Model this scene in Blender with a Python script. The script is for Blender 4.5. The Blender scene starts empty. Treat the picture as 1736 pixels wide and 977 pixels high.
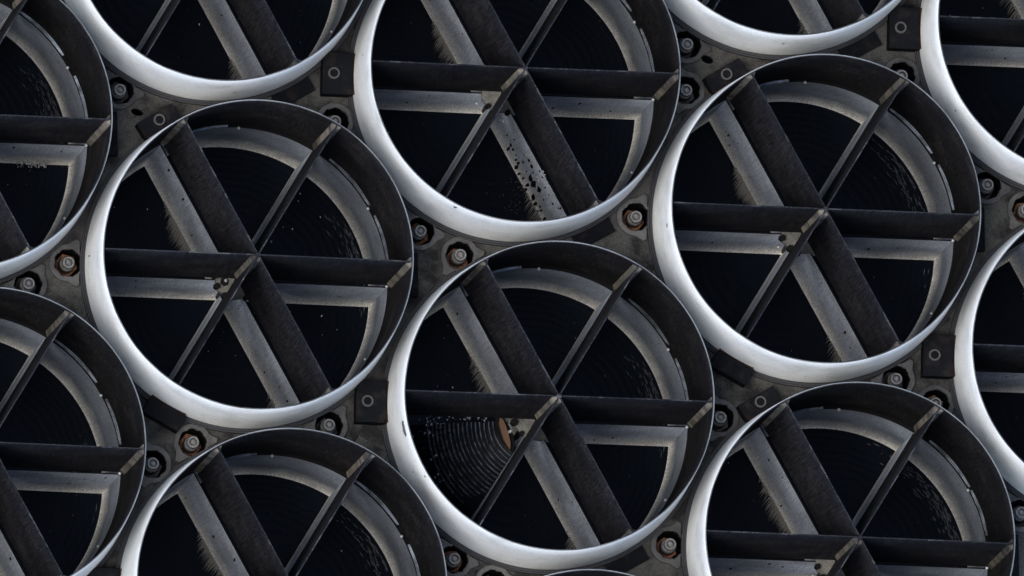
import bpy, bmesh, math, random
from mathutils import Vector, Matrix, Quaternion
random.seed(7)
S = bpy.context.scene
C = S.collection
PX = 0.0005                      # metres per photograph pixel at the rims
PI = math.pi
R_ = math.radians

# ------------------------------------------------------------------ camera
TILT = R_(12.0)
ZS = 0.835                       # depth scale of everything below the rims
ux, uy = -0.693, -0.721          # side of the panel normal on which the camera stands
ux, uy = ux/math.hypot(ux, uy), uy/math.hypot(ux, uy)
c_, s_ = math.cos(TILT), math.sin(TILT)
CR = Vector((1-(1-c_)*ux*ux, -(1-c_)*ux*uy, -s_*ux))
CU = Vector((-(1-c_)*ux*uy, 1-(1-c_)*uy*uy, -s_*uy))
CB = Vector((s_*ux, s_*uy, c_))
cam = bpy.data.objects.new('camera', bpy.data.cameras.new('camera'))
C.objects.link(cam)
DIST = 60.0
M = Matrix(((CR.x, CU.x, CB.x), (CR.y, CU.y, CB.y), (CR.z, CU.z, CB.z))).to_4x4()
M.translation = CB*DIST
cam.matrix_world = M
cam.data.sensor_width = 36
cam.data.lens = 36*DIST/(1736*PX)
cam.data.clip_start = 1
cam.data.clip_end = 200
S.camera = cam
S.render.resolution_x, S.render.resolution_y = 1024, 576

# ------------------------------------------------------------------ light
SUN_EL, SUN_AZ = R_(61), R_(203)
w = bpy.data.worlds.new('World'); S.world = w; w.use_nodes = True
nt = w.node_tree
sky = nt.nodes.new('ShaderNodeTexSky'); sky.sky_type = 'NISHITA'; sky.sun_disc = False
sky.sun_elevation = SUN_EL; sky.sun_rotation = PI/2-SUN_AZ
sky.air_density = 1.0; sky.dust_density = 1.2; sky.ozone_density = 1.0
bg = nt.nodes['Background']; bg.inputs['Strength'].default_value = 0.13
nt.links.new(sky.outputs['Color'], bg.inputs['Color'])
sun = bpy.data.objects.new('sun', bpy.data.lights.new('sun', 'SUN')); C.objects.link(sun)
sun.data.energy = 1.5; sun.data.angle = R_(35); sun.data.color = (1.0, 0.97, 0.93)
sd = Vector((math.cos(SUN_EL)*math.cos(SUN_AZ), math.cos(SUN_EL)*math.sin(SUN_AZ), math.sin(SUN_EL)))
sun.rotation_euler = sd.to_track_quat('Z', 'Y').to_euler()
sun.location = sd*3
S.view_settings.view_transform = 'Standard'
S.view_settings.look = 'None'
S.view_settings.exposure = 1.12
S.view_settings.gamma = 1

# ------------------------------------------------------------------ helpers
def W(x, y, z=0.0):
    """point seen at photograph position x, y lying z pixels above the rim plane -> metres"""
    a = (x-868.0); b = (488.5-y)
    a -= CR.z*z*ZS; b -= CU.z*z*ZS
    det = CR.x*CU.y-CR.y*CU.x
    return Vector(((a*CU.y-b*CR.y)/det*PX, (b*CR.x-a*CU.x)/det*PX, z*PX))

def material(name, col, rough=0.6, metal=0.0, spec=0.3, grain=0.25, streak=None, blotch=None,
             rings=None, speck=None, fade=None, bump=0.0, worn=None, vary=0.0):
    m = bpy.data.materials.new(name); m.use_nodes = True
    n, l = m.node_tree.nodes, m.node_tree.links
    p = n['Principled BSDF']
    p.inputs['Roughness'].default_value = rough
    p.inputs['Metallic'].default_value = metal
    p.inputs['Specular IOR Level'].default_value = spec
    tc = n.new('ShaderNodeTexCoord')
    obj = tc.outputs['Object']
    oi = n.new('ShaderNodeObjectInfo'); off = n.new('ShaderNodeVectorMath'); off.operation = 'MULTIPLY_ADD'
    l.new(oi.outputs['Random'], off.inputs[0]); off.inputs[1].default_value = (3.1, 7.7, 5.3); l.new(obj, off.inputs[2])
    objr = off.outputs['Vector']
    rgb = n.new('ShaderNodeRGB'); rgb.outputs[0].default_value = (*col, 1)
    cur = rgb.outputs[0]
    def noise(vec, scale, detail=2.0, r=0.5):
        t = n.new('ShaderNodeTexNoise'); t.inputs['Scale'].default_value = scale
        t.inputs['Detail'].default_value = detail; t.inputs['Roughness'].default_value = r
        l.new(vec, t.inputs['Vector']); return t.outputs['Fac']
    def ramp(v, a, b, lo=0.0, hi=1.0):
        q = n.new('ShaderNodeMapRange'); q.inputs['From Min'].default_value = a; q.inputs['From Max'].default_value = b
        q.inputs['To Min'].default_value = lo; q.inputs['To Max'].default_value = hi
        l.new(v, q.inputs['Value']); return q.outputs['Result']
    def mul(a, f):
        q = n.new('ShaderNodeVectorMath'); q.operation = 'SCALE'; l.new(a, q.inputs[0]); l.new(f, q.inputs['Scale'])
        return q.outputs['Vector']
    def mix(a, colour, f):
        q = n.new('ShaderNodeMix'); q.data_type = 'RGBA'; l.new(f, q.inputs['Factor'])
        l.new(a, q.inputs['A']); q.inputs['B'].default_value = (*colour, 1); return q.outputs['Result']
    def math_(op, a, b):
        q = n.new('ShaderNodeMath'); q.operation = op
        for i, v in enumerate((a, b)):
            if v is None: continue
            if isinstance(v, (int, float)): q.inputs[i].default_value = v
            else: l.new(v, q.inputs[i])
        return q.outputs[0]
    # coordinate that runs round the axis (metres of arc), for walls
    sep = n.new('ShaderNodeSeparateXYZ'); l.new(obj, sep.inputs[0])
    def polar():
        at = math_('ARCTAN2', sep.outputs['Y'], sep.outputs['X'])
        at = math_('MULTIPLY', at, 263*PX)
        cb = n.new('ShaderNodeCombineXYZ'); l.new(at, cb.inputs['X']); l.new(sep.outputs['Z'], cb.inputs['Z'])
        return cb.outputs[0]
    if fade:      # (z_low, z_high, colour): light painted in, paler towards the lower edge, ragged by noise
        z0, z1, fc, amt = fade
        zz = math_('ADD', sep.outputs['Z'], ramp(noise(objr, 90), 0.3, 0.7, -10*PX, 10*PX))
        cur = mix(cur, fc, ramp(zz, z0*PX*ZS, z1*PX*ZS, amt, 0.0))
    if blotch:    # (scale, colour, lo, hi, amount)
        sc, bc, lo, hi, am = blotch
        cur = mix(cur, bc, ramp(noise(objr, sc, 4, 0.6), lo, hi, 0.0, am))
    if worn:      # bare metal showing along the upper edge: (depth in px, colour)
        wz = math_('ADD', sep.outputs['Z'], ramp(noise(objr, 60, 4), 0.42, 0.66, -9*PX, 4*PX))
        cur = mix(cur, worn[1], ramp(wz, -worn[0]*PX, 0.0, 0.0, 0.9))
    if vary:
        cur = mul(cur, ramp(oi.outputs['Random'], 0, 1, 1-vary, 1+vary))
    if streak:    # ('vane'|'wall', strength)
        mp = n.new('ShaderNodeMapping'); mp.inputs['Scale'].default_value = (900, 900, 45)
        l.new(polar() if streak[0] == 'wall' else obj, mp.inputs['Vector'])
        cur = mul(cur, ramp(noise(mp.outputs[0], 1.0, 2, 0.6), 0.3, 0.7, 1-streak[1], 1+streak[1]))
        cur = mul(cur, ramp(noise(objr, 28, 3), 0.3, 0.7, 0.75, 1.25))
    if speck:     # tiny specks (colour, threshold, scale)
        v = n.new('ShaderNodeTexVoronoi'); v.inputs['Scale'].default_value = speck[2]; l.new(objr, v.inputs['Vector'])
        v.inputs['Randomness'].default_value = 1.0
        near = ramp(v.outputs['Distance'], 0.10, 0.22, 1, 0)
        sx = n.new('ShaderNodeSeparateColor'); l.new(v.outputs['Color'], sx.inputs[0])
        pick = ramp(sx.outputs[0], speck[1], speck[1]+0.02, 0, 1)
        cur = mix(cur, speck[0], math_('MULTIPLY', near, pick))
    if grain:
        cur = mul(cur, ramp(noise(objr, 1050, 1), 0.3, 0.7, 1-grain, 1+grain))
    l.new(cur, p.inputs['Base Color'])
    if rings or bump:
        b = n.new('ShaderNodeBump'); b.inputs['Strength'].default_value = 0.035 if rings else bump
        b.inputs['Distance'].default_value = 0.0006
        if rings:
            ln = n.new('ShaderNodeVectorMath'); ln.operation = 'LENGTH'; l.new(obj, ln.inputs[0])
            rr = math_('ADD', ln.outputs['Value'], ramp(noise(obj, 60), 0.3, 0.7, -0.0006, 0.0006))
            h = math_('SINE', math_('MULTIPLY', rr, 2*PI/rings), None)
        else:
            h = noise(obj, 900, 3)
        l.new(h, b.inputs['Height']); l.new(b.outputs[0], p.inputs['Normal'])
    return m

M_WHITE = material('white_paint', (0.63, 0.63, 0.605), 0.75, spec=0.10, grain=0.13, blotch=(30, (0.30, 0.29, 0.26), 0.48, 0.80, 0.6), vary=0.05, bump=0.15)
M_EDGE = material('worn_rim_edge', (0.15, 0.15, 0.145), 0.7, spec=0.08, grain=0.25, blotch=(26, (0.035, 0.033, 0.032), 0.42, 0.62, 0.85))
M_LINER = material('black_baffle_paint', (0.011, 0.0105, 0.0115), 0.8, spec=0.06, grain=0.4, streak=('wall', 0.6), blotch=(35, (0.040, 0.033, 0.030), 0.52, 0.8, 0.5), vary=0.2)
M_VANE = material('black_fin_paint', (0.016, 0.016, 0.019), 0.8, spec=0.08, grain=0.6, streak=('vane', 0.55), blotch=(35, (0.042, 0.037, 0.036), 0.5, 0.8, 0.5), worn=(4, (0.05, 0.05, 0.05)), vary=0.15)
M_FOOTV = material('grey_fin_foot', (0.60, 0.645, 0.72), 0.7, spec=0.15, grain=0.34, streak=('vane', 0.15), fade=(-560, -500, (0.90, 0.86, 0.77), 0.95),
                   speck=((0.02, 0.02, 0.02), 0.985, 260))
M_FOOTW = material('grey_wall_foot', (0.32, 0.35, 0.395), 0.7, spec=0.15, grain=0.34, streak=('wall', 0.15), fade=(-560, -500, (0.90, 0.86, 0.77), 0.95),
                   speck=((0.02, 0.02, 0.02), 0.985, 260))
M_LENS = material('dark_lens_glass', (0.0026, 0.0050, 0.0098), 0.28, spec=0.09, grain=0.6, rings=5*PX, speck=((0.16, 0.17, 0.19), 0.986, 340))
M_STRIP = material('tan_sealant', (0.17, 0.152, 0.125), 0.85, spec=0.1, grain=0.35, vary=0.3, blotch=(42, (0.03, 0.028, 0.026), 0.38, 0.62, 0.9))
M_METAL = material('bright_steel', (0.75, 0.77, 0.8), 0.35, metal=0.6, spec=0.5, grain=0.1)
M_GLINT = material('pale_glint', (0.20, 0.23, 0.27), 0.5, spec=0.3, grain=0.3, vary=0.5, blotch=(60, (0.05, 0.055, 0.06), 0.42, 0.62, 0.9))
M_GROOVE = material('seam_black', (0.008, 0.008, 0.009), 0.8, spec=0.05, grain=0.3)
M_PLATE = material('taupe_panel_paint', (0.072, 0.069, 0.061), 0.8, spec=0.06, grain=0.35, blotch=(48, (0.018, 0.017, 0.017), 0.42, 0.62, 0.9), bump=0.2)
M_FLANGE = material('dark_flange', (0.045, 0.045, 0.048), 0.6, spec=0.2, grain=0.25)
M_GROVE2 = material('flange_groove', (0.10, 0.10, 0.105), 0.6, spec=0.2, grain=0.25)
M_BLOCK = material('black_block', (0.007, 0.0075, 0.009), 0.7, spec=0.03, grain=0.35, blotch=(90, (0.04, 0.03, 0.024), 0.5, 0.8, 0.5))
M_RUSTY = material('brown_seal', (0.05, 0.025, 0.015), 0.8, spec=0.1, grain=0.3, blotch=(120, (0.02, 0.015, 0.012), 0.4, 0.7, 0.8))
M_SCREW = material('dull_screw_steel', (0.075, 0.073, 0.07), 0.6, metal=0.2, spec=0.15, grain=0.25)
M_BOLT = material('weathered_steel', (0.20, 0.195, 0.185), 0.5, metal=0.4, spec=0.4, grain=0.25, blotch=(220, (0.10, 0.085, 0.075), 0.45, 0.7, 0.7))
M_DARKSTEEL = material('dark_steel', (0.06, 0.055, 0.055), 0.5, metal=0.3, spec=0.3, grain=0.3)
M_COPPER = material('rusty_copper', (0.27, 0.105, 0.045), 0.55, metal=0.35, spec=0.4, grain=0.3, blotch=(260, (0.05, 0.03, 0.02), 0.45, 0.62, 0.9))
M_LIP = material('grey_lip', (0.075, 0.072, 0.067), 0.55, spec=0.3, grain=0.2, blotch=(70, (0.03, 0.028, 0.027), 0.42, 0.66, 0.9), vary=0.35)
M_HUB = material('taupe_hub', (0.15, 0.145, 0.13), 0.7, spec=0.15, grain=0.3, vary=0.25, blotch=(90, (0.05, 0.05, 0.05), 0.45, 0.7, 0.7))
M_RIB = material('rib_plastic', (0.13, 0.14, 0.16), 0.5, spec=0.25, grain=0.6, blotch=(160, (0.008, 0.009, 0.011), 0.42, 0.6, 0.85))
M_ORANGE = material('orange_brown_ring', (0.115, 0.066, 0.040), 0.7, spec=0.2, grain=0.3)
M_SCUFF = material('lens_scuff', (0.085, 0.09, 0.10), 0.5, spec=0.2, grain=0.5, vary=0.5)
M_CRUMPLE = material('crumpled_grey', (0.5, 0.5, 0.5), 0.6, spec=0.2, grain=0.3)
M_FRINGE = material('pale_reflection', (0.22, 0.21, 0.185), 0.8, spec=0.1, grain=0.2)
M_SPECK = material('pale_speck', (0.7, 0.72, 0.76), 0.6, spec=0.2, grain=0.5, vary=0.4)
M_SHARD = material('grey_shard', (0.26, 0.28, 0.31), 0.5, spec=0.3, grain=0.4)
M_CHIP = material('black_chip', (0.008, 0.008, 0.009), 0.6, spec=0.1, grain=0)
M_FLAKE = material('pale_flake', (0.7, 0.72, 0.74), 0.4, spec=0.5, grain=0)

def new_obj(name, bm, mat, parent=None, smooth=False):
    me = bpy.data.meshes.new(name); bm.to_mesh(me); bm.free()
    me.materials.append(mat)
    if smooth:
        for p in me.polygons: p.use_smooth = True
    o = bpy.data.objects.new(name, me); C.objects.link(o)
    if parent: o.parent = parent
    return o

def lathe(profile, segs=128, a0=0.0, a1=2*PI, bm=None, closed_profile=False):
    """profile = [(r, z)] in pixels"""
    bm = bm or bmesh.new()
    full = abs(a1-a0-2*PI) < 1e-6
    n = segs if full else segs+1
    cols = []
    for i in range(n):
        a = a0+(a1-a0)*i/segs
        cols.append([bm.verts.new((r*PX*math.cos(a), r*PX*math.sin(a), z*PX)) for r, z in profile])
    m = len(profile)
    for i in range(segs):
        A, B = cols[i], cols[(i+1) % n]
        for j in range(m if closed_profile else m-1):
            k = (j+1) % m
            vs = [A[j], B[j], B[k], A[k]]
            bm.faces.new(vs)
    if closed_profile and not full:
        bm.faces.new(cols[0][::-1]); bm.faces.new(cols[-1])
    bmesh.ops.recalc_face_normals(bm, faces=bm.faces)
    return bm

def box(x0, x1, y0, y1, z0, z1, bm=None, bevel=0.0, mat4=None):
    b = bmesh.new()
    vs = [b.verts.new((x*PX, y*PX, z*PX)) for z in (z0, z1) for x, y in ((x0, y0), (x1, y0), (x1, y1), (x0, y1))]
    for f in ((3, 2, 1, 0), (4, 5, 6, 7), (0, 1, 5, 4), (1, 2, 6, 5), (2, 3, 7, 6), (3, 0, 4, 7)):
        b.faces.new([vs[i] for i in f])
    if bevel: bmesh.ops.bevel(b, geom=b.edges[:], offset=bevel*PX, segments=2, affect='EDGES', profile=0.6)
    if bm is None: return b
    t = bpy.data.meshes.new('t'); b.to_mesh(t); b.free(); bm.from_mesh(t); bpy.data.meshes.remove(t)
    return bm

def disc_prism(r, z0, z1, n=24, bevel=0.0, rot=0.0, cx=0, cy=0):
    b = bmesh.new()
    lo = [b.verts.new(((cx+r*math.cos(rot+2*PI*i/n))*PX, (cy+r*math.sin(rot+2*PI*i/n))*PX, z0*PX)) for i in range(n)]
    hi = [b.verts.new((v.co.x, v.co.y, z1*PX)) for v in lo]
    b.faces.new(lo[::-1]); top = b.faces.new(hi)
    for i in range(n): b.faces.new((lo[i], lo[(i+1) % n], hi[(i+1) % n], hi[i]))
    if bevel: bmesh.ops.bevel(b, geom=list(top.edges), offset=bevel*PX, segments=2, affect='EDGES')
    return b

def thing(name, label, cat, loc, group=None, rot=0.0):
    o = bpy.data.objects.new(name, None); C.objects.link(o); o.location = loc; o.rotation_euler = (0, 0, rot)
    o.empty_display_size = 0.01
    o['label'] = label; o['category'] = cat
    if group: o['group'] = group
    return o

# ------------------------------------------------------------------ levels in pixels below the rim
SEAM, GAP, DEEP, PLATE = 318, 354, 562, 214
RI, RO = 263.0, 266.0
ROLL = R_(-1.7)                  # the fins are rolled this much in the picture

# ------------------------------------------------------------------ tube positions (hexagonal lattice)
import_px = {'A': (439, 432), }
U = W(868+513, 488.5+236); V = W(868+453, 488.5-320)
pitch = 564.8*PX
ang = R_(-24.75)
Uw = Vector((math.cos(ang), math.sin(ang), 0))*pitch
Vw = Vector((math.cos(ang+PI/3), math.sin(ang+PI/3), 0))*pitch
O = W(438.5, 431.5)
G = 'white walled tubes set in rows'
tubes = [  # m, n, kind, short description, label
    (0, 0, 'P', 'the whole left tube', 'whole white-walled tube left of centre, hexagonal hole in its hub plate'),
    (0, 1, 'Q', 'the chip-flecked tube', 'white-walled tube cut by the top edge, black chips over its lower grey fin foot'),
    (1, 1, 'P', 'the whole right tube', 'whole white-walled tube right of centre with intact fins, plain octagonal hub plate'),
    (1, 0, 'Q', 'the ribbed tube', 'white-walled tube below centre with concentric ribs and an orange crescent exposed'),
    (2, 0, 'P', 'the bottom right tube', 'white-walled tube at the bottom right, its lower half outside the picture'),
    (1, -1, 'Q', 'the bottom left tube', 'white-walled tube cut by the bottom edge, standing below the whole left tube'),
    (2, -1, 'Q', 'the sliver bottom tube', 'tube showing only a thin rim arc at the bottom edge, below the ribbed tube'),
    (0, -1, 'Q', 'the lower left-edge tube', 'white-walled tube cut by the left edge in the lower half of the picture'),
    (-1, 0, 'P', 'the upper left-edge tube', 'white-walled tube cut by the left edge near the top, with a crumpled fin foot'),
    (-1, 1, 'Q', 'the tube above whole left tube', 'white-walled tube cut by the top edge, directly above the whole left tube'),
    (0, 2, 'Q', 'the tube above whole right tube', 'tube cut by the top edge above the whole right tube, lower arc in view'),
    (1, 2, 'Q', 'the top right corner tube', 'white-walled tube cut by the top right corner of the picture'),
    (2, 1, 'Q', 'the right-edge tube', 'white-walled tube cut by the right edge, lower right of the whole right tube'),
]

# ------------------------------------------------------------------ mounting panel
cut = bmesh.new()
def add_mesh(dst, src):
    t = bpy.data.meshes.new('t'); src.to_mesh(t); src.free(); dst.from_mesh(t); bpy.data.meshes.remove(t)
def cutter(x, y, r, n=32, rot=0.0):
    b = disc_prism(r, PLATE*-1-75, PLATE*-1+30, n, rot=rot)
    bmesh.ops.translate(b, verts=b.verts, vec=(x, y, 0)); add_mesh(cut, b)
centres = {}
for m, n, k, d, lab in tubes:
    centres[(m, n)] = O+Uw*m+Vw*n
all_centres = [O+Uw*m+Vw*n for m in range(-2, 5) for n in range(-3, 4)]
for c in centres.values(): cutter(c.x, c.y, 270, 96)
fit = []      # every bolt and block position
for m, n, k, d, lab in tubes:
    c = centres[(m, n)]
    for q in range(6):
        a = ROLL+R_(60*q)
        is_block = (q % 2 == 0) == (k == 'P')
        # P: blocks at 0,120,240 ; Q: blocks at 60,180,300
        r = (291 if k == 'P' else 308) if is_block else 301
        if is_block and k == 'P': a += R_(2)
        p = Vector((c.x+r*PX*math.cos(a), c.y+r*PX*math.sin(a), 0))
        inside = any((p-Vector((o.x, o.y, 0))).length < 272*PX for o in centres.values() if (o-c).length > .01)
        fit.append((m, n, q, is_block, p, a, d, inside))
for m, n, q, blk, p, a, d, ins in fit:
    if not blk: cutter(p.x, p.y, 25.5, 8, a+PI/8)

def slot(px, py, lx, ly, ang):
    p = W(px, py, -PLATE)
    b = disc_prism(1, -PLATE-75, -PLATE+30, 14)
    for v in b.verts:
        x, y = v.co.x*lx, v.co.y*ly
        v.co.x = x*math.cos(ang)-y*math.sin(ang)+p.x; v.co.y = x*math.sin(ang)+y*math.cos(ang)+p.y
    add_mesh(cut, b)
slot(232, 190, 11, 6, R_(-15)); slot(1200, 100, 11, 7, R_(-20)); slot(1534, 612, 5, 11, R_(25))
cm = bpy.data.meshes.new('cut'); cut.to_mesh(cm); cut.free()
co = bpy.data.objects.new('cut', cm); C.objects.link(co)
pb = box(-1150, 1150, -800, 800, -PLATE-14, -PLATE)
po = new_obj('mounting_panel', pb, M_PLATE)
md = po.modifiers.new('b', 'BOOLEAN'); md.operation = 'DIFFERENCE'; md.solver = 'EXACT'; md.object = co
md.use_self = True
dg = bpy.context.evaluated_depsgraph_get(); dg.update()
nm = bpy.data.meshes.new_from_object(po.evaluated_get(dg))
po.modifiers.clear(); po.data = nm; nm.name = 'mounting_panel'
bpy.data.objects.remove(co); bpy.data.meshes.remove(cm)
po['kind'] = 'structure'
bb = new_obj('backing_panel', box(-1150, 1150, -800, 800, -660, -640), M_GROOVE); bb['kind'] = 'structure'

# ------------------------------------------------------------------ shared meshes of the tube
def shared(name, bm, mat, smooth=False):
    me = bpy.data.meshes.new(name); bm.to_mesh(me); bm.free(); me.materials.append(mat)
    if smooth:
        for p in me.polygons: p.use_smooth = True
    return me
ME = {}
ME['outer_wall'] = shared('outer_wall', lathe([(RO-0.5, -3.2), (RO+0.1, -4), (RO+2.4, -50), (RO+4.8, -100), (RO+7.0, -150), (RO+8.6, -186), (RO+9.0, -190), (RO+8.6, -193), (RO+3, -193)], 192), M_WHITE, True)
ME['rim_lip'] = shared('rim_lip', lathe([(RI+0.7, -3.2), (RI+0.9, -0.6), (RI+1.6, 0), (RO-0.9, -0.3), (RO-0.5, -3.2)], 192), M_EDGE, True)
ME['inner_liner'] = shared('inner_liner', lathe([(RI+0.65, -1.6), (RI, -2.2), (RI, -SEAM), (RI+1.8, -SEAM)], 192), M_LINER, False)
ME['seam_groove'] = shared('seam_groove', lathe([(RI+1.8, -SEAM+1), (RI+7, -SEAM), (RI+7, -GAP), (RI, -GAP)], 128), M_GROOVE)
def scuffs(seed, mid, wide, cnt):
    b = bmesh.new(); rnd = random.Random(seed)
    for i in range(cnt):
        a = R_(rnd.gauss(mid, wide)); r = 253-abs(rnd.gauss(0, 14))-2; L = R_(rnd.uniform(.4, 2.2)); wd = rnd.uniform(.3, .9)
        z = -DEEP+1.2
        v = [b.verts.new((rr_*PX*math.cos(aa), rr_*PX*math.sin(aa), z*PX)) for rr_, aa in ((r, a-L), (r+wd, a), (r, a+L), (r-wd, a))]
        b.faces.new(v)
    return b
SCF = [shared('lens_scuffs', scuffs(k, *p), M_SCUFF) for k, p in enumerate([(16, 9, 170), (22, 14, 130), (12, 6, 70), (30, 16, 190), (80, 12, 90)])]
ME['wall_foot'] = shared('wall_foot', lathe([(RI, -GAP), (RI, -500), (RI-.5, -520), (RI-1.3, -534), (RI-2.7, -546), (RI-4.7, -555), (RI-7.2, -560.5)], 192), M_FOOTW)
ME['base_flange'] = shared('base_flange', lathe([(268, -204), (276.2, -204), (276.5, -202.5), (278.0, -202.5), (278.3, -206), (279.2, -206), (279.5, -203), (281, -203), (281.4, -206), (281.4, -216), (268, -216)], 128, closed_profile=True), M_FLANGE)
ME['lens'] = shared('lens', lathe([(262.5, -DEEP), (180, -DEEP-1), (90, -DEEP-1.5), (0.01, -DEEP-2)], 96), M_LENS)
b = box(5, RI-0.3, -1.1, 1.1, -SEAM, -3.0)
bmesh.ops.bevel(b, geom=[e for e in b.edges if all(v.co.z > -4*PX for v in e.verts)], offset=0.4*PX, segments=1, affect='EDGES')
ME['fin'] = shared('fin', b, M_VANE)
FIL = [(1.15, -GAP), (1.2, -500), (1.6, -520), (2.4, -534), (3.8, -546), (5.8, -555), (8.2, -560.5)]
FIL_SLIM = [(1.15, -GAP), (1.2, -540), (1.6, -552), (2.6, -560.5)]
def foot_bm(FIL):
  b = bmesh.new(); secs = []
  for x in (3, 60, 130, 200, RI-0.6):
    secs.append([b.verts.new((x*PX, y*PX, z*PX)) for y, z in [(-h, z) for h, z in FIL][::-1]+FIL])
  for A, B in zip(secs, secs[1:]):
    for j in range(len(A)-1): b.faces.new((A[j], A[j+1], B[j+1], B[j]))
  b.faces.new(secs[0]); b.faces.new(secs[-1][::-1])
  bmesh.ops.recalc_face_normals(b, faces=b.faces)
  return b
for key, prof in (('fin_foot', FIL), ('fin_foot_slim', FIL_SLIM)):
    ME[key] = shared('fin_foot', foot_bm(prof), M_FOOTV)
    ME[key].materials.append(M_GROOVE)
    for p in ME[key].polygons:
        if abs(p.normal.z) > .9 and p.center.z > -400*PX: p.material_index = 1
ME['core_rod'] = shared('core_rod', disc_prism(4.6, -SEAM, -3.6, 12, 0.6), M_VANE)
# corner strip: triangular fillet between two surfaces, local: corner at 0, faces +x
def fillet(w, z0, z1):
    b = bmesh.new()
    pts = [(0, -w/2), (w*0.12, -w/4), (w*0.12, w/4), (0, w/2), (-w*0.5, 0)]
    lo = [b.verts.new((x*PX, y*PX, z0*PX)) for x, y in pts]; hi = [b.verts.new((x*PX, y*PX, (z1-(16 if x >= 0 else 0)*(1 if abs(y) < w*.4 else 0))*PX)) for x, y in pts]
    k = len(pts); b.faces.new(lo[::-1]); b.faces.new(hi)
    for i in range(k): b.faces.new((lo[i], lo[(i+1) % k], hi[(i+1) % k], hi[i]))
    return b
ME['corner_strip'] = shared('corner_strip', fillet(15, -SEAM+24, -4.5), M_STRIP)
ME['hub_strip'] = shared('hub_strip', fillet(13, -SEAM+60, -4.5), M_STRIP)
ME['rivet'] = shared('rivet', lathe([(0.01, 0), (2.4, -0.9), (3.0, -2.8), (2.4, -4.8), (0.01, -6)], 10), M_METAL, True)
ME['hub_plate'] = shared('hub_plate', disc_prism(38, -338, -326, 8, 1.2, rot=R_(20)), M_HUB)
ME['hub_nut'] = shared('hub_nut', disc_prism(6, -334, -317, 6, 1.0), M_GROOVE)
ME['hub_stud'] = shared('hub_stud', lathe([(0.01, -330), (2.0, -331), (2.8, -333), (2.8, -346)], 10), M_METAL, True)
ME['hub_post'] = shared('hub_post', disc_prism(10, -DEEP+0.5, -339, 12), M_FLANGE)
def glint_arc(a0, a1, zc, h):
    b = bmesh.new(); n = 26; rows = []
    for i in range(n+1):
        t = i/n; a = R_(a0+(a1-a0)*t); hh = h*(0.12+0.88*math.sin(PI*min(1, max(0, t)))**1.1)
        rows.append([b.verts.new((r*PX*math.cos(a), r*PX*math.sin(a), z*PX)) for r, z in
                     ((RI-0.2, zc+hh/2), (RI-1.0, zc+hh/2-1), (RI-4.2, zc-hh/2+2), (RI-0.2, zc-hh/2))])
    for i in range(n):
        for j in range(4): b.faces.new((rows[i][j], rows[i+1][j], rows[i+1][(j+1) % 4], rows[i][(j+1) % 4]))
    b.faces.new(rows[0][::-1]); b.faces.new(rows[-1])
    bmesh.ops.recalc_face_normals(b, faces=b.faces)
    return b
ME['glint_a'] = shared('ring_glint', glint_arc(31, 54, -313, 12), M_GLINT)  # pale arcs added as painted highlights of the retaining ring
ME['glint_b'] = shared('ring_glint_short', glint_arc(8, 26, -313, 10), M_GLINT)
ME['glint_c'] = shared('ring_glint_thin', glint_arc(95, 110, -315, 6), M_GLINT)

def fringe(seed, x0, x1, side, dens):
    """pale slivers on the lens imitating the reflection of a fin foot; local x runs along the fin"""
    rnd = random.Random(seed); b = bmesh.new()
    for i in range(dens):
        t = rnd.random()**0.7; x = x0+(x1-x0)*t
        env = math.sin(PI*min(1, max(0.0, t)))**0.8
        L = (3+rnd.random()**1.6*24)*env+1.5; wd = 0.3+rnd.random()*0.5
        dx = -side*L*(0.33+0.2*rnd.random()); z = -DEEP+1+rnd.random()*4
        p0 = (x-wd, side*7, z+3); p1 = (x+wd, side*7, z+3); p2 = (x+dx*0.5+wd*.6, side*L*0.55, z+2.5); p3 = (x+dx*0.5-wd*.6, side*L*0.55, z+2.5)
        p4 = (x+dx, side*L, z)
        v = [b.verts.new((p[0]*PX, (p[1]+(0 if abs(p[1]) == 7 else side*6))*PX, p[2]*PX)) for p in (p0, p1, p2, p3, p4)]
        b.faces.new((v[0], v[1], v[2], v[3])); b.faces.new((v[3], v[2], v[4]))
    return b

def link(name, mesh, parent, rot=0.0, loc=(0, 0, 0)):
    o = bpy.data.objects.new(name, mesh); C.objects.link(o); o.parent = parent
    o.location = loc; o.rotation_euler = (0, 0, rot); return o

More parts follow.
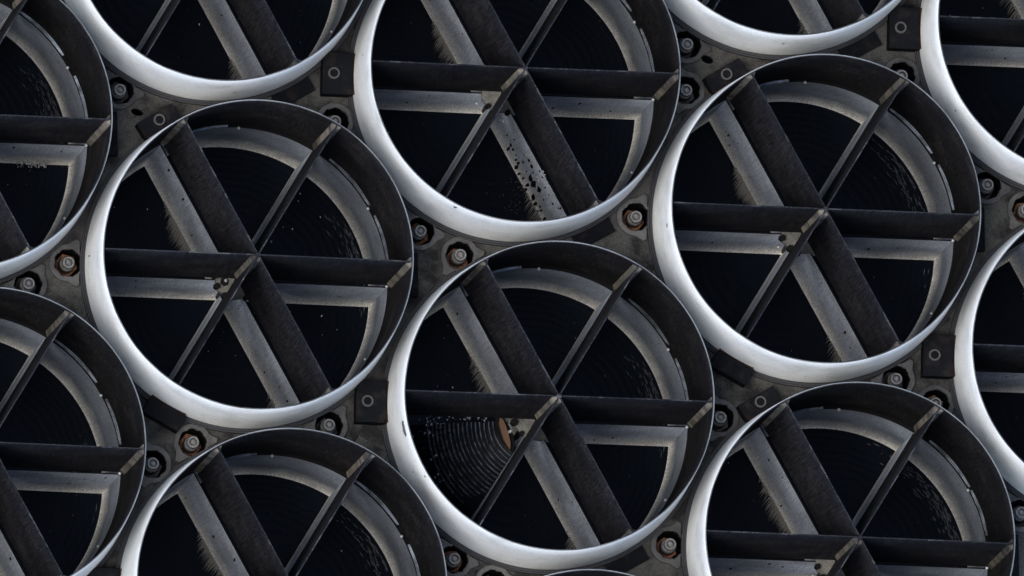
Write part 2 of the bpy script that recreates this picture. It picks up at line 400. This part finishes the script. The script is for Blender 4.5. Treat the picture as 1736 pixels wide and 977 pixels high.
for ti, (m, n, kind, d, lab) in enumerate(tubes):
    c = centres[(m, n)]
    t = thing('baffle_tube', lab, 'tube', (c.x, c.y, 0), G)
    link('rim_lip', ME['rim_lip'], link('outer_wall', ME['outer_wall'], t)); link('inner_liner', ME['inner_liner'], t)
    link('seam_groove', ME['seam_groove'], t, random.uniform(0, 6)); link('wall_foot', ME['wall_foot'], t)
    link('base_flange', ME['base_flange'], t); link('lens', ME['lens'], t)
    link('core_rod', ME['core_rod'], t)
    sc = link('lens_scuffs', SCF[(ti*3+random.randrange(2)) % 5], t, R_(random.uniform(-5, 5))); sc['kind'] = 'stuff'
    ribbed = (m, n) == (1, 0)
    for q in range(6):
        a = ROLL+R_(60*q)
        v = link('fin', ME['fin'], t, a+R_(random.uniform(-.25, .25)))
        if not (ribbed and q == 3):
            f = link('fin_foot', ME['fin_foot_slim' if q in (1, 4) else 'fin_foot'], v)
        # strips in the corners where the fin meets the wall
        for sgn in ((-1, 1) if q in (0, 1, 2, 5) else ()):
            rr = RI-3.4; aa = sgn*R_(0.95)
            st = link('corner_strip', ME['corner_strip'], v, PI-sgn*R_(45), (rr*PX*math.cos(aa), rr*PX*math.sin(aa), 0))
        if q in (3, 4): link('hub_strip', ME['hub_strip'], t, a+R_(30), (9.5*PX*math.cos(a+R_(30)), 9.5*PX*math.sin(a+R_(30)), 0))
    for q in range(12):
        a = ROLL+R_(30*q)+R_(1.0 if q % 2 == 0 else 0)
        off = R_(-1.6) if q % 2 == 0 else 0
        link('rivet', ME['rivet'], t, 0, ((RI-4)*PX*math.cos(a+off), (RI-4)*PX*math.sin(a+off), -(SEAM+8)*PX))
    for nm_ in ('glint_a', 'glint_b', 'glint_c'):
        k_ = link('ring_glint', ME[nm_], t, R_(random.uniform(-2.5, 2.5))); k_.location.z = random.uniform(-2, 2)*PX
    h = link('hub_plate', ME['hub_plate'], t, R_(random.uniform(-14, 14)))
    link('hub_post', ME['hub_post'], t)
    for q in range(6):
        for e, rr in ((12, 37), (45, 37)):
            a = ROLL+R_(60*q+e)
            if random.random() < .8: link('hub_nut', ME['hub_nut'], h, a, ((rr+random.uniform(-3, 2))*PX*math.cos(a), rr*PX*math.sin(a), 0)).scale = (random.uniform(.7, 1.1),)*2+(1,)
        a = ROLL+R_(60*q+27)
        link('hub_stud', ME['hub_stud'], h, a, (48*PX*math.cos(a), 48*PX*math.sin(a), 0))
    # a few black chips on the foot of each fin, pale specks fallen on the lens
    for q in (0, 2, 3, 5):
        if ribbed and q == 3: continue
        b = bmesh.new()
        for _ in range(random.choice((2, 3, 4))):
            s0, z0, sz = random.uniform(70, 245), random.uniform(-540, -385), random.uniform(1.2, 2.9)
            sd = 1 if q in (2, 3) else -1; k = random.choice((4, 5, 6)); a0_ = random.uniform(0, 6); vs = []; vb = []
            for j in range(k):
                r_ = sz*random.uniform(.5, 1.2); an = a0_+2*PI*j/k; p = (s0+r_*math.cos(an), z0+r_*math.sin(an)*5)
                hw = 1.3 if p[1] > -505 else 1.3+(-505-p[1])**2*0.0021
                vs.append(b.verts.new((p[0]*PX, sd*(hw+.7)*PX, p[1]*PX))); vb.append(b.verts.new((p[0]*PX, sd*hw*PX, p[1]*PX)))
            b.faces.new(vs)
            for j in range(k): b.faces.new((vs[j], vs[(j+1) % k], vb[(j+1) % k], vb[j]))
        bmesh.ops.recalc_face_normals(b, faces=b.faces)
        o = new_obj('black_chips', b, M_CHIP, t); o.rotation_euler = (0, 0, ROLL+R_(60*q)); o['kind'] = 'stuff'
    b = bmesh.new()
    for _ in range(34):
        r0, an, sz = 250*math.sqrt(random.random()), random.uniform(0, 2*PI), random.choice((.6, .8, 1.0, 1.2, 2.2))
        vs = [b.verts.new(((r0*math.cos(an)+sz*random.uniform(.5, 1.3)*math.cos(j*2.1+an))*PX, (r0*math.sin(an)+sz*random.uniform(.5, 1.6)*math.sin(j*2.1+an))*PX, (-DEEP+1.5+random.random())*PX)) for j in range(3)]
        b.faces.new(vs)
    o = new_obj('pale_specks', b, M_SPECK, t); o['kind'] = 'stuff'
    # pale slivers as painted reflections at the feet of the two slanting fins
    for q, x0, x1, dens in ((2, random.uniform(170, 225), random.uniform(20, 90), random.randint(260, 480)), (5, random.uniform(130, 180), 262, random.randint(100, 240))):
        fr = new_obj('reflection_fringe', fringe(ti*10+q, x0, x1, 1 if q == 2 else -1, dens), M_FRINGE, t)
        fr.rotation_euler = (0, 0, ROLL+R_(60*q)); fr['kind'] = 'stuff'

def tube_obj(m, n):
    c = centres[(m, n)]
    for o in C.objects:
        if o.name.startswith('baffle_tube') and (o.location-Vector((c.x, c.y, 0))).length < 1e-4: return o

# ------------------------------------------------------------------ bolts and blocks in the gaps
DIRN = ['right', 'upper right', 'upper left', 'left', 'lower left', 'lower right']
ME['cup'] = shared('cup', lathe([(30.5, -PLATE-1), (30.2, -PLATE+5), (28.2, -PLATE+7), (25.6, -PLATE+4), (24.6, -PLATE-70), (0.01, -PLATE-70)], 8, R_(22.5), R_(382.5)), M_LIP)
ME['cup_dark'] = shared('cup_lining', lathe([(24.8, -PLATE+3), (24.3, -PLATE-69), (0.01, -PLATE-69)], 8, R_(22.5), R_(382.5)), M_GROOVE)
ME['washer'] = shared('washer', disc_prism(20, -PLATE-55, -PLATE-40, 6, 2.0, rot=.3), M_COPPER)
ME['washer_d'] = shared('washer', disc_prism(20, -PLATE-55, -PLATE-40, 6, 2.0, rot=.3), M_DARKSTEEL)
ME['spacer'] = shared('spacer', lathe([(13.5, -PLATE-40), (14, -PLATE-30), (12.5, -PLATE-26), (12.5, -PLATE-18), (10.5, -PLATE-16)], 20), M_DARKSTEEL, True)
ME['nut'] = shared('nut', lathe([(12.6, -PLATE-20), (13, -PLATE-8), (11.5, -PLATE-5), (10.5, -PLATE-4), (10.5, -PLATE+9), (9.6, -PLATE+12), (7.2, -PLATE+12), (6.2, -PLATE+8.5), (5.8, -PLATE+2), (0.01, -PLATE+2)], 20), M_BOLT, False)
ME['stud'] = shared('stud', disc_prism(3.6, -PLATE+1, -PLATE+10.5, 6, 1.4), M_BOLT)
ME['block_P'] = shared('block_body', box(274.5-291, 14, -34, 36, -PLATE+0.6, -PLATE+38, bevel=1.5), M_BLOCK)
ME['block_Q'] = shared('block_body', box(274.5-308, 19, -36, 36, -PLATE+0.6, -PLATE+38, bevel=1.5), M_BLOCK)
ME['seal_P'] = shared('rubber_seal', box(-19.0, -16.6, -33, 33, -PLATE+20, -PLATE+42), M_RUSTY)
ME['seal_Q'] = shared('rubber_seal', box(-36.0, -33.6, -35, 35, -PLATE+20, -PLATE+42), M_RUSTY)
ME['screw'] = shared('screw', lathe([(10.2, -PLATE+39), (10.2, -PLATE+43.5), (9.4, -PLATE+44.8), (7.4, -PLATE+44.8), (6.6, -PLATE+43)], 22), M_SCREW)
ME['socket'] = shared('socket', disc_prism(6.8, -PLATE+38, -PLATE+41.2, 6), M_BLOCK)
ME['block_short'] = shared('block_body', box(277-291, 6, -46, 30, -PLATE+0.6, -PLATE+16, bevel=1.2), M_BLOCK)
ME['block_low'] = shared('block_body', box(277-308, -2, -36, 36, -PLATE+0.6, -PLATE+8, bevel=1.2), M_BLOCK)
ME['block_pad'] = shared('block_body', box(277-308, 6, -32, 26, -PLATE+0.6, -PLATE+5, bevel=1.0), M_PLATE)
BLK = {'P': 'tilted black clamp block with screw against the %s wall of %s', 'Q': 'black square clamp block with screw against the %s wall of %s',
       'short': 'narrow screwless black block, %s side of %s', 'low': 'low screwless black block, %s side of %s', 'pad': 'flat taupe pad, %s side of %s'}
def ear(seed):
    rnd = random.Random(seed); b = bmesh.new(); n = 40
    hull = [(33*math.cos(2*PI*i/32), 33*math.sin(2*PI*i/32)) for i in range(32)]+[(-19.5, 46), (-19.5, -46)]
    def reach(a):
        d = (math.cos(a), math.sin(a)); best = 33.0
        # sides of the tapering tab towards the tube
        for sg in (1, -1):
            x, y = -19.5, 46*sg
        if d[0] < 0:
            lim = 19.5/-d[0]
            # edge from circle tangent to the corner point
            yy = abs(d[1])
            r = 33.0
            for k in range(60):
                q = 33+k*0.5
                px, py = q*d[0], q*yy
                if px < -19.5 or py > 33+13*(-px/19.5): break
                r = q
            best = max(33.0 if 33 < lim else lim, min(r, lim))
            best = min(best, lim)
        return best
    rows = []
    for i in range(n):
        a = 2*PI*i/n; o = max(27.5, reach(a))
        f = 2*PI/8; k = ((a+PI/8) % f)-f/2
        r_in = min(25.0*math.cos(f/2)/math.cos(k), 25.6)+rnd.uniform(-.7, .7)
        r_in = min(r_in, o-1.5)
        rows.append([b.verts.new((r*PX*math.cos(a), r*PX*math.sin(a), z*PX)) for r, z in
                     ((o, -PLATE-1), (o-.4, -PLATE+5.2), (o-1.6, -PLATE+6), (r_in+1.6, -PLATE+6), (r_in+.2, -PLATE+4.8), (r_in, -PLATE-3))])
    for i in range(n):
        A, B = rows[i], rows[(i+1) % n]
        for j in range(5): b.faces.new((A[j], B[j], B[j+1], A[j+1]))
    bmesh.ops.recalc_face_normals(b, faces=b.faces)
    return b
EARS = [shared('mounting_ear', ear(k), M_LIP) for k in range(4)]
# the fittings that the photograph shows something of (tube m, n and side)
VISIBLE = {(0, 1, 3), (1, 0, 3), (2, 1, 3), (1, 2, 3), (2, 0, 3), (1, 0, 2), (1, -1, 2), (1, 1, 3), (0, 0, 3), (0, 0, 4), (1, 1, 4), (0, -1, 0), (1, 0, 0), (0, 1, 0), (-1, 1, 4), (0, 1, 4), (2, 0, 2), (1, 1, 2), (0, 0, 2), (0, 2, 4), (0, 0, 5), (1, 0, 4), (-1, 0, 5), (1, 2, 4), (1, 1, 5), (1, 0, 5), (0, 1, 5), (-1, 1, 5), (0, 2, 5), (0, 0, 1), (2, 0, 1), (2, 1, 2), (1, 1, 1), (2, 1, 4), (-1, 0, 0), (2, -1, 2), (0, -1, 1), (0, 0, 0), (1, -1, 1), (1, -1, 3), (1, 0, 1), (1, 1, 0), (2, 0, 0), }
RUST = {(1, 1, 3), (0, 0, 3), (2, 0, 3), (1, 0, 2), (2, 1, 2), (0, 1, 4), (2, -1, 2), (2, 0, 1), (1, 0, 4), (1, -1, 2)}
for m, n, q, blk, p, a, d, ins in fit:
    if ins: continue
    if VISIBLE is not None and (m, n, q) not in VISIBLE: continue
    if blk:
        t = thing('clamp_block', 'tilted black clamp block with screw against the %s wall of %s' % (DIRN[q], d), 'clamp', (p.x, p.y, 0), 'black clamp blocks holding the tubes', a)
        kk = 'P' if 'P' in [x[2] for x in tubes if x[0] == m and x[1] == n] else 'Q'
        style = kk if q not in (0, 1, 5) else {0: 'short', 1: 'pad', 5: 'low'}[q]
        link('block_body', ME['block_'+style], t)
        if style in 'PQ': link('rubber_seal', ME['seal_'+kk], t)
        t['label'] = (BLK[style] if q != 4 else 'screwless black clamp block under the %s wall of %s') % (DIRN[q], d)
        if q in (2, 3): s = link('screw_head', ME['screw'], t); link('hex_socket', ME['socket'], s)
    else:
        rust = (m, n, q) in RUST
        t = thing('mounting_bolt', '%s bolt in recess, %s side of %s' % ('rusty copper-stained' if rust else 'grey', DIRN[q], d), 'bolt', (p.x, p.y, 0), 'bolts sunk in the panel between the tubes', a)
        link('mounting_ear', EARS[random.randrange(4)], t, 0); link('cup_lining', ME['cup_dark'], t, 0)
        wj = link('washer', ME['washer' if rust else 'washer_d'], t, random.uniform(0, 1), (random.uniform(-2, 2)*PX, random.uniform(-2, 2)*PX, 0)); link('spacer', ME['spacer'], t)
        nn = link('nut', ME['nut'], t, random.uniform(0, 6)); nn.location.z = random.uniform(-3, 5)*PX; link('stud_end', ME['stud'], nn)

# ------------------------------------------------------------------ what is particular to single tubes
def local(o, x, y, z): return W(x, y, z)-Vector((o.location.x, o.location.y, 0))

# hexagonal hole and ball in the hub of the whole left tube
t = tube_obj(0, 0)
for o in list(t.children):
    pass
hx = W(380, 478, -326)-t.location
hb = disc_prism(8, -327, -325.2, 6, rot=.3)
k = new_obj('hex_recess', hb, M_GROOVE, t); k.location = (hx.x, hx.y, 0)
kb = lathe([(0.01, -319.5), (2.2, -321), (3, -324), (3, -326)], 10); k2 = new_obj('ball_pin', kb, M_METAL, k, True); k2.location = (2*PX, 2*PX, 0)

# ribs, orange crescent and shards in the tube with the broken sector
t = tube_obj(1, 0)
zb = -372
b = bmesh.new()
rnd = random.Random(3)
rr = 62.0; i = 0
a0, a1 = ROLL+R_(180.5), ROLL+R_(239)
ribs = []
while rr < 176:
    z = zb-(rr-60)*0.55
    w_ = 1.5
    hh = rnd.uniform(2.6, 4.6)
    rb = lathe([(rr-1.3, z), (rr-0.4, z+hh), (rr+0.4, z+hh), (rr+1.1, z)], 90, a0, a1-R_(max(0, rr-120)*rnd.uniform(0, .25)))
    for v in rb.verts:
        w2 = max(0, (rr-95)/60); v.co.z += rnd.gauss(0, .35+.9*w2)*PX; v.co.x += rnd.gauss(0, .2+.5*w2)*PX
    o = new_obj('rib', rb, M_RIB, t)
    rr += 7.0+rnd.uniform(-.5, .5)
base = lathe([(50, zb-1), (176, zb-68), (262, zb-125)], 34, a0, a1); new_obj('rib_base', base, M_LENS, t)
pts = [(845, 708), (851, 711), (857, 720), (864, 735), (869, 752), (868, 763), (861, 756), (853, 745), (847, 731), (843, 718)]
def plate_poly(pts, z, th, par, bevel=0.6):
    b = bmesh.new(); lo, hi = [], []
    for x, y in pts:
        q = local(par, x, y, z); hi.append(b.verts.new(q)); lo.append(b.verts.new(q-Vector((0, 0, th*PX))))
    k = len(pts); f = b.faces.new(hi); b.faces.new(lo[::-1])
    for i in range(k): b.faces.new((hi[i], lo[i], lo[(i+1) % k], hi[(i+1) % k]))
    bmesh.ops.recalc_face_normals(b, faces=b.faces)
    return b
new_obj('orange_crescent', plate_poly([(856+(x-856)*.75, y) for x, y in pts], -345, 8, t), M_ORANGE, t)
rim_pts = [(x-3.0, y+1.0) for x, y in pts[::-1]]
new_obj('crescent_backing', plate_poly([(x, y) for x, y in [(841, 706), (852, 708), (860, 718), (868, 733), (873, 752), (870, 768), (860, 760), (850, 748), (843, 733), (839, 718)]], -356, 6, t), M_GROOVE, t)
def shards(name, par, n, gen, mat, seed, zf):
    rnd = random.Random(seed); b = bmesh.new()
    for _ in range(n):
        x, y, sz = gen(rnd); z = zf(rnd)
        q = local(par, x, y, z); k = rnd.choice((3, 4, 4, 5)); a = rnd.uniform(0, 6.28)
        tx, ty = rnd.uniform(-.5, .5), rnd.uniform(-.5, .5)
        top = []; bot = []
        for j in range(k):
            an = a+2*PI*j/k+rnd.uniform(-.3, .3); r = sz*rnd.uniform(.5, 1.1)
            dx, dy = r*math.cos(an)*rnd.uniform(.6, 1), r*math.sin(an)
            v = q+Vector((dx, dy, dx*tx+dy*ty))*PX
            top.append(b.verts.new(v)); bot.append(b.verts.new(v-Vector((0, 0, .6*PX))))
        b.faces.new(top); b.faces.new(bot[::-1])
        for j in range(k): b.faces.new((top[j], bot[j], bot[(j+1) % k], top[(j+1) % k]))
    o = new_obj(name, b, mat, par); o['kind'] = 'stuff'; return o
def g1(r):
    k = r.random()
    if k < .35: x, y = r.gauss(735, 14), r.gauss(728, 26)
    elif k < .8: x, y = r.gauss(768, 22), r.gauss(800, 18)
    else: x, y = r.uniform(715, 850), r.uniform(708, 712)
    return x, y, r.uniform(.9, 3.6)
shards('broken_shards', t, 130, g1, M_SHARD, 5, lambda r: zb-75+r.uniform(0, 20))
def g1b(r): return r.uniform(705, 800), r.uniform(712, 850), r.uniform(.6, 1.8)
shards('broken_shards', t, 90, g1b, M_RIB, 6, lambda r: zb-80+r.uniform(0, 22))
chip = plate_poly([(684, 712), (687, 722), (690, 740), (687, 738), (684, 728)], -40, 1, t)
# paint chip on the outer wall: thin patch on the cylinder
def wall_patch(par, x, y, z, wdeg, hpx, mat, seed):
    rnd = random.Random(seed); b = bmesh.new(); q = local(par, x, y, z); a = math.atan2(q.y, q.x); vs = []
    for j in range(10):
        an = 2*PI*j/10; k = rnd.uniform(.6, 1.1)
        aa = a+R_(wdeg)*math.cos(an)*k; zz = z+hpx*math.sin(an)*k
        vs.append(b.verts.new(((RO+.5-zz*0.052)*PX*math.cos(aa), (RO+.5-zz*0.052)*PX*math.sin(aa), zz*PX)))
    b.faces.new(vs); return new_obj('paint_chip', b, mat, par)
o = wall_patch(t, 686, 726, -38, 3.0, 14, M_BOLT, 2)

for (m, n, k, d, lab) in tubes:
    tt = tube_obj(m, n)
    if (m, n) == (2, -1): continue
    for kq in range(random.choice((1, 2, 2))):
        an = R_(random.uniform(170, 285)); cpos = tt.location
        b = bmesh.new(); zc, hp, wd = random.uniform(-150, -20), random.uniform(2, 9), random.uniform(.25, .9); vs = []
        for j in range(9):
            q = 2*PI*j/9; f = random.uniform(.5, 1.15); zz = zc+hp*math.sin(q)*f
            rad = RO+.5+(-zz)*0.052
            vs.append(b.verts.new((rad*PX*math.cos(an+R_(wd)*math.cos(q)*f), rad*PX*math.sin(an+R_(wd)*math.cos(q)*f), zz*PX)))
        b.faces.new(vs); new_obj('paint_chip', b, M_BOLT, tt)
# flecks on the grey foot of the tube cut by the top edge
t = tube_obj(0, 1)
A5 = ROLL+R_(300)
def flecks(name, lst, mat, th):
    b = bmesh.new(); rnd = random.Random(11)
    for s, z, sz, el in lst:   # s along fin, z level, size, elongation
        k = rnd.choice((4, 5, 6)); a = rnd.uniform(0, 6); vs = []; vb = []
        for j in range(k):
            an = a+2*PI*j/k; r = sz*rnd.uniform(.55, 1.15)
            zz = z+r*math.sin(an)*el; hw = 1.2 if zz > -500 else 1.2+(-500-zz)**2*0.0021
            p = (s+r*math.cos(an)*1.0, -hw-th-.2, zz)
            vs.append(b.verts.new([c*PX for c in p])); vb.append(b.verts.new((p[0]*PX, -(hw-.3)*PX, p[2]*PX)))
        b.faces.new(vs)
        for j in range(k): b.faces.new((vs[j], vs[(j+1) % k], vb[(j+1) % k], vb[j]))
    bmesh.ops.recalc_face_normals(b, faces=b.faces)
    o = new_obj(name, b, mat, t); o.rotation_euler = (0, 0, A5); o['kind'] = 'stuff'; return o
def img_to_fin(x, y, par, ang_, off=-1.15):
    # find s and z on the fin plane seen at photo position x,y
    d = Vector((math.cos(ang_), math.sin(ang_), 0)); best = None
    for zi in range(-556, -344, 2):
        q = local(par, x, y, zi)/PX; s_l = q.x*d.x+q.y*d.y; yy = -q.x*d.y+q.y*d.x
        e = abs(yy-off)
        if best is None or e < best[0]: best = (e, s_l, zi)
    return best[1], best[2]
black = [(866, 245, 3.5), (870, 253, 3.2), (864, 250, 2.5), (880, 276, 3.2), (879, 281, 3.8), (876, 270, 2.4), (887, 274, 2.6), (897, 272, 3.5), (901, 281, 4.2), (904, 292, 3), (900, 303, 6.0), (905, 311, 7.0), (915, 322, 7.0), (895, 320, 3.5), (908, 335, 3.8), (907, 331, 3.4), (932, 302, 3.5), (936, 307, 3.5), (948, 334, 3.4), (951, 353, 2.4), (927, 369, 3.2), (889, 262, 2), (920, 300, 2.2), (918, 349, 2.0), (893, 290, 2.0), (931, 330, 1.6), (875, 262, 1.6), (884, 292, 2.6), (890, 300, 2.2), (897, 312, 3.4), (912, 343, 3.0), (920, 355, 2.4), (900, 296, 2.6), (941, 322, 2.2), (925, 318, 2.0), (915, 290, 2.0), (938, 345, 2.6), (872, 236, 2.2), (860, 228, 1.8), (922, 338, 1.7), (908, 360, 2.2)]
flecks('black_chips', [(*img_to_fin(x, y, t, A5), s*1.0, 4.0) for x, y, s in black], M_CHIP, .5)
pale = [(892, 262, 1.8), (911, 300, 2.2), (913, 306, 2.6), (917, 303, 1.5), (926, 288, 2.2), (928, 294, 1.5), (853, 205, 2.5)]
flecks('pale_flakes', [(*img_to_fin(x, y, t, A5), s, 3.2) for x, y, s in pale], M_FLAKE, 1.4)
def g2(r): return r.gauss(868, 16), r.gauss(330, 26), r.uniform(.6, 1.8)
shards('loose_debris', t, 110, g2, M_RIB, 8, lambda r: -555)

# crumpled foot edge in the upper left edge tube
t = tube_obj(-1, 0)
b = bmesh.new(); rnd = random.Random(4)
cols = []
for i in range(26):
    x = 25+i*2.2; y = 277+rnd.uniform(-1, 1)
    col = []
    for j in range(5):
        q = local(t, x+rnd.uniform(-1, 1), 272+j*2.8+rnd.uniform(-1.5, 1.5), -535-j*4+rnd.uniform(-5, 9))
        col.append(b.verts.new(q))
    cols.append(col)
for i in range(25):
    for j in range(4):
        if rnd.random() < .55: b.faces.new((cols[i][j], cols[i][j+1], cols[i+1][j+1], cols[i+1][j]))
o = new_obj('crumpled_edge', b, M_CRUMPLE, t)

# depth scale of all geometry below the rims
for me in bpy.data.meshes:
    for v in me.vertices: v.co.z *= ZS
for o in C.objects:
    if o.type != 'CAMERA' and o.type != 'LIGHT': o.location.z *= ZS
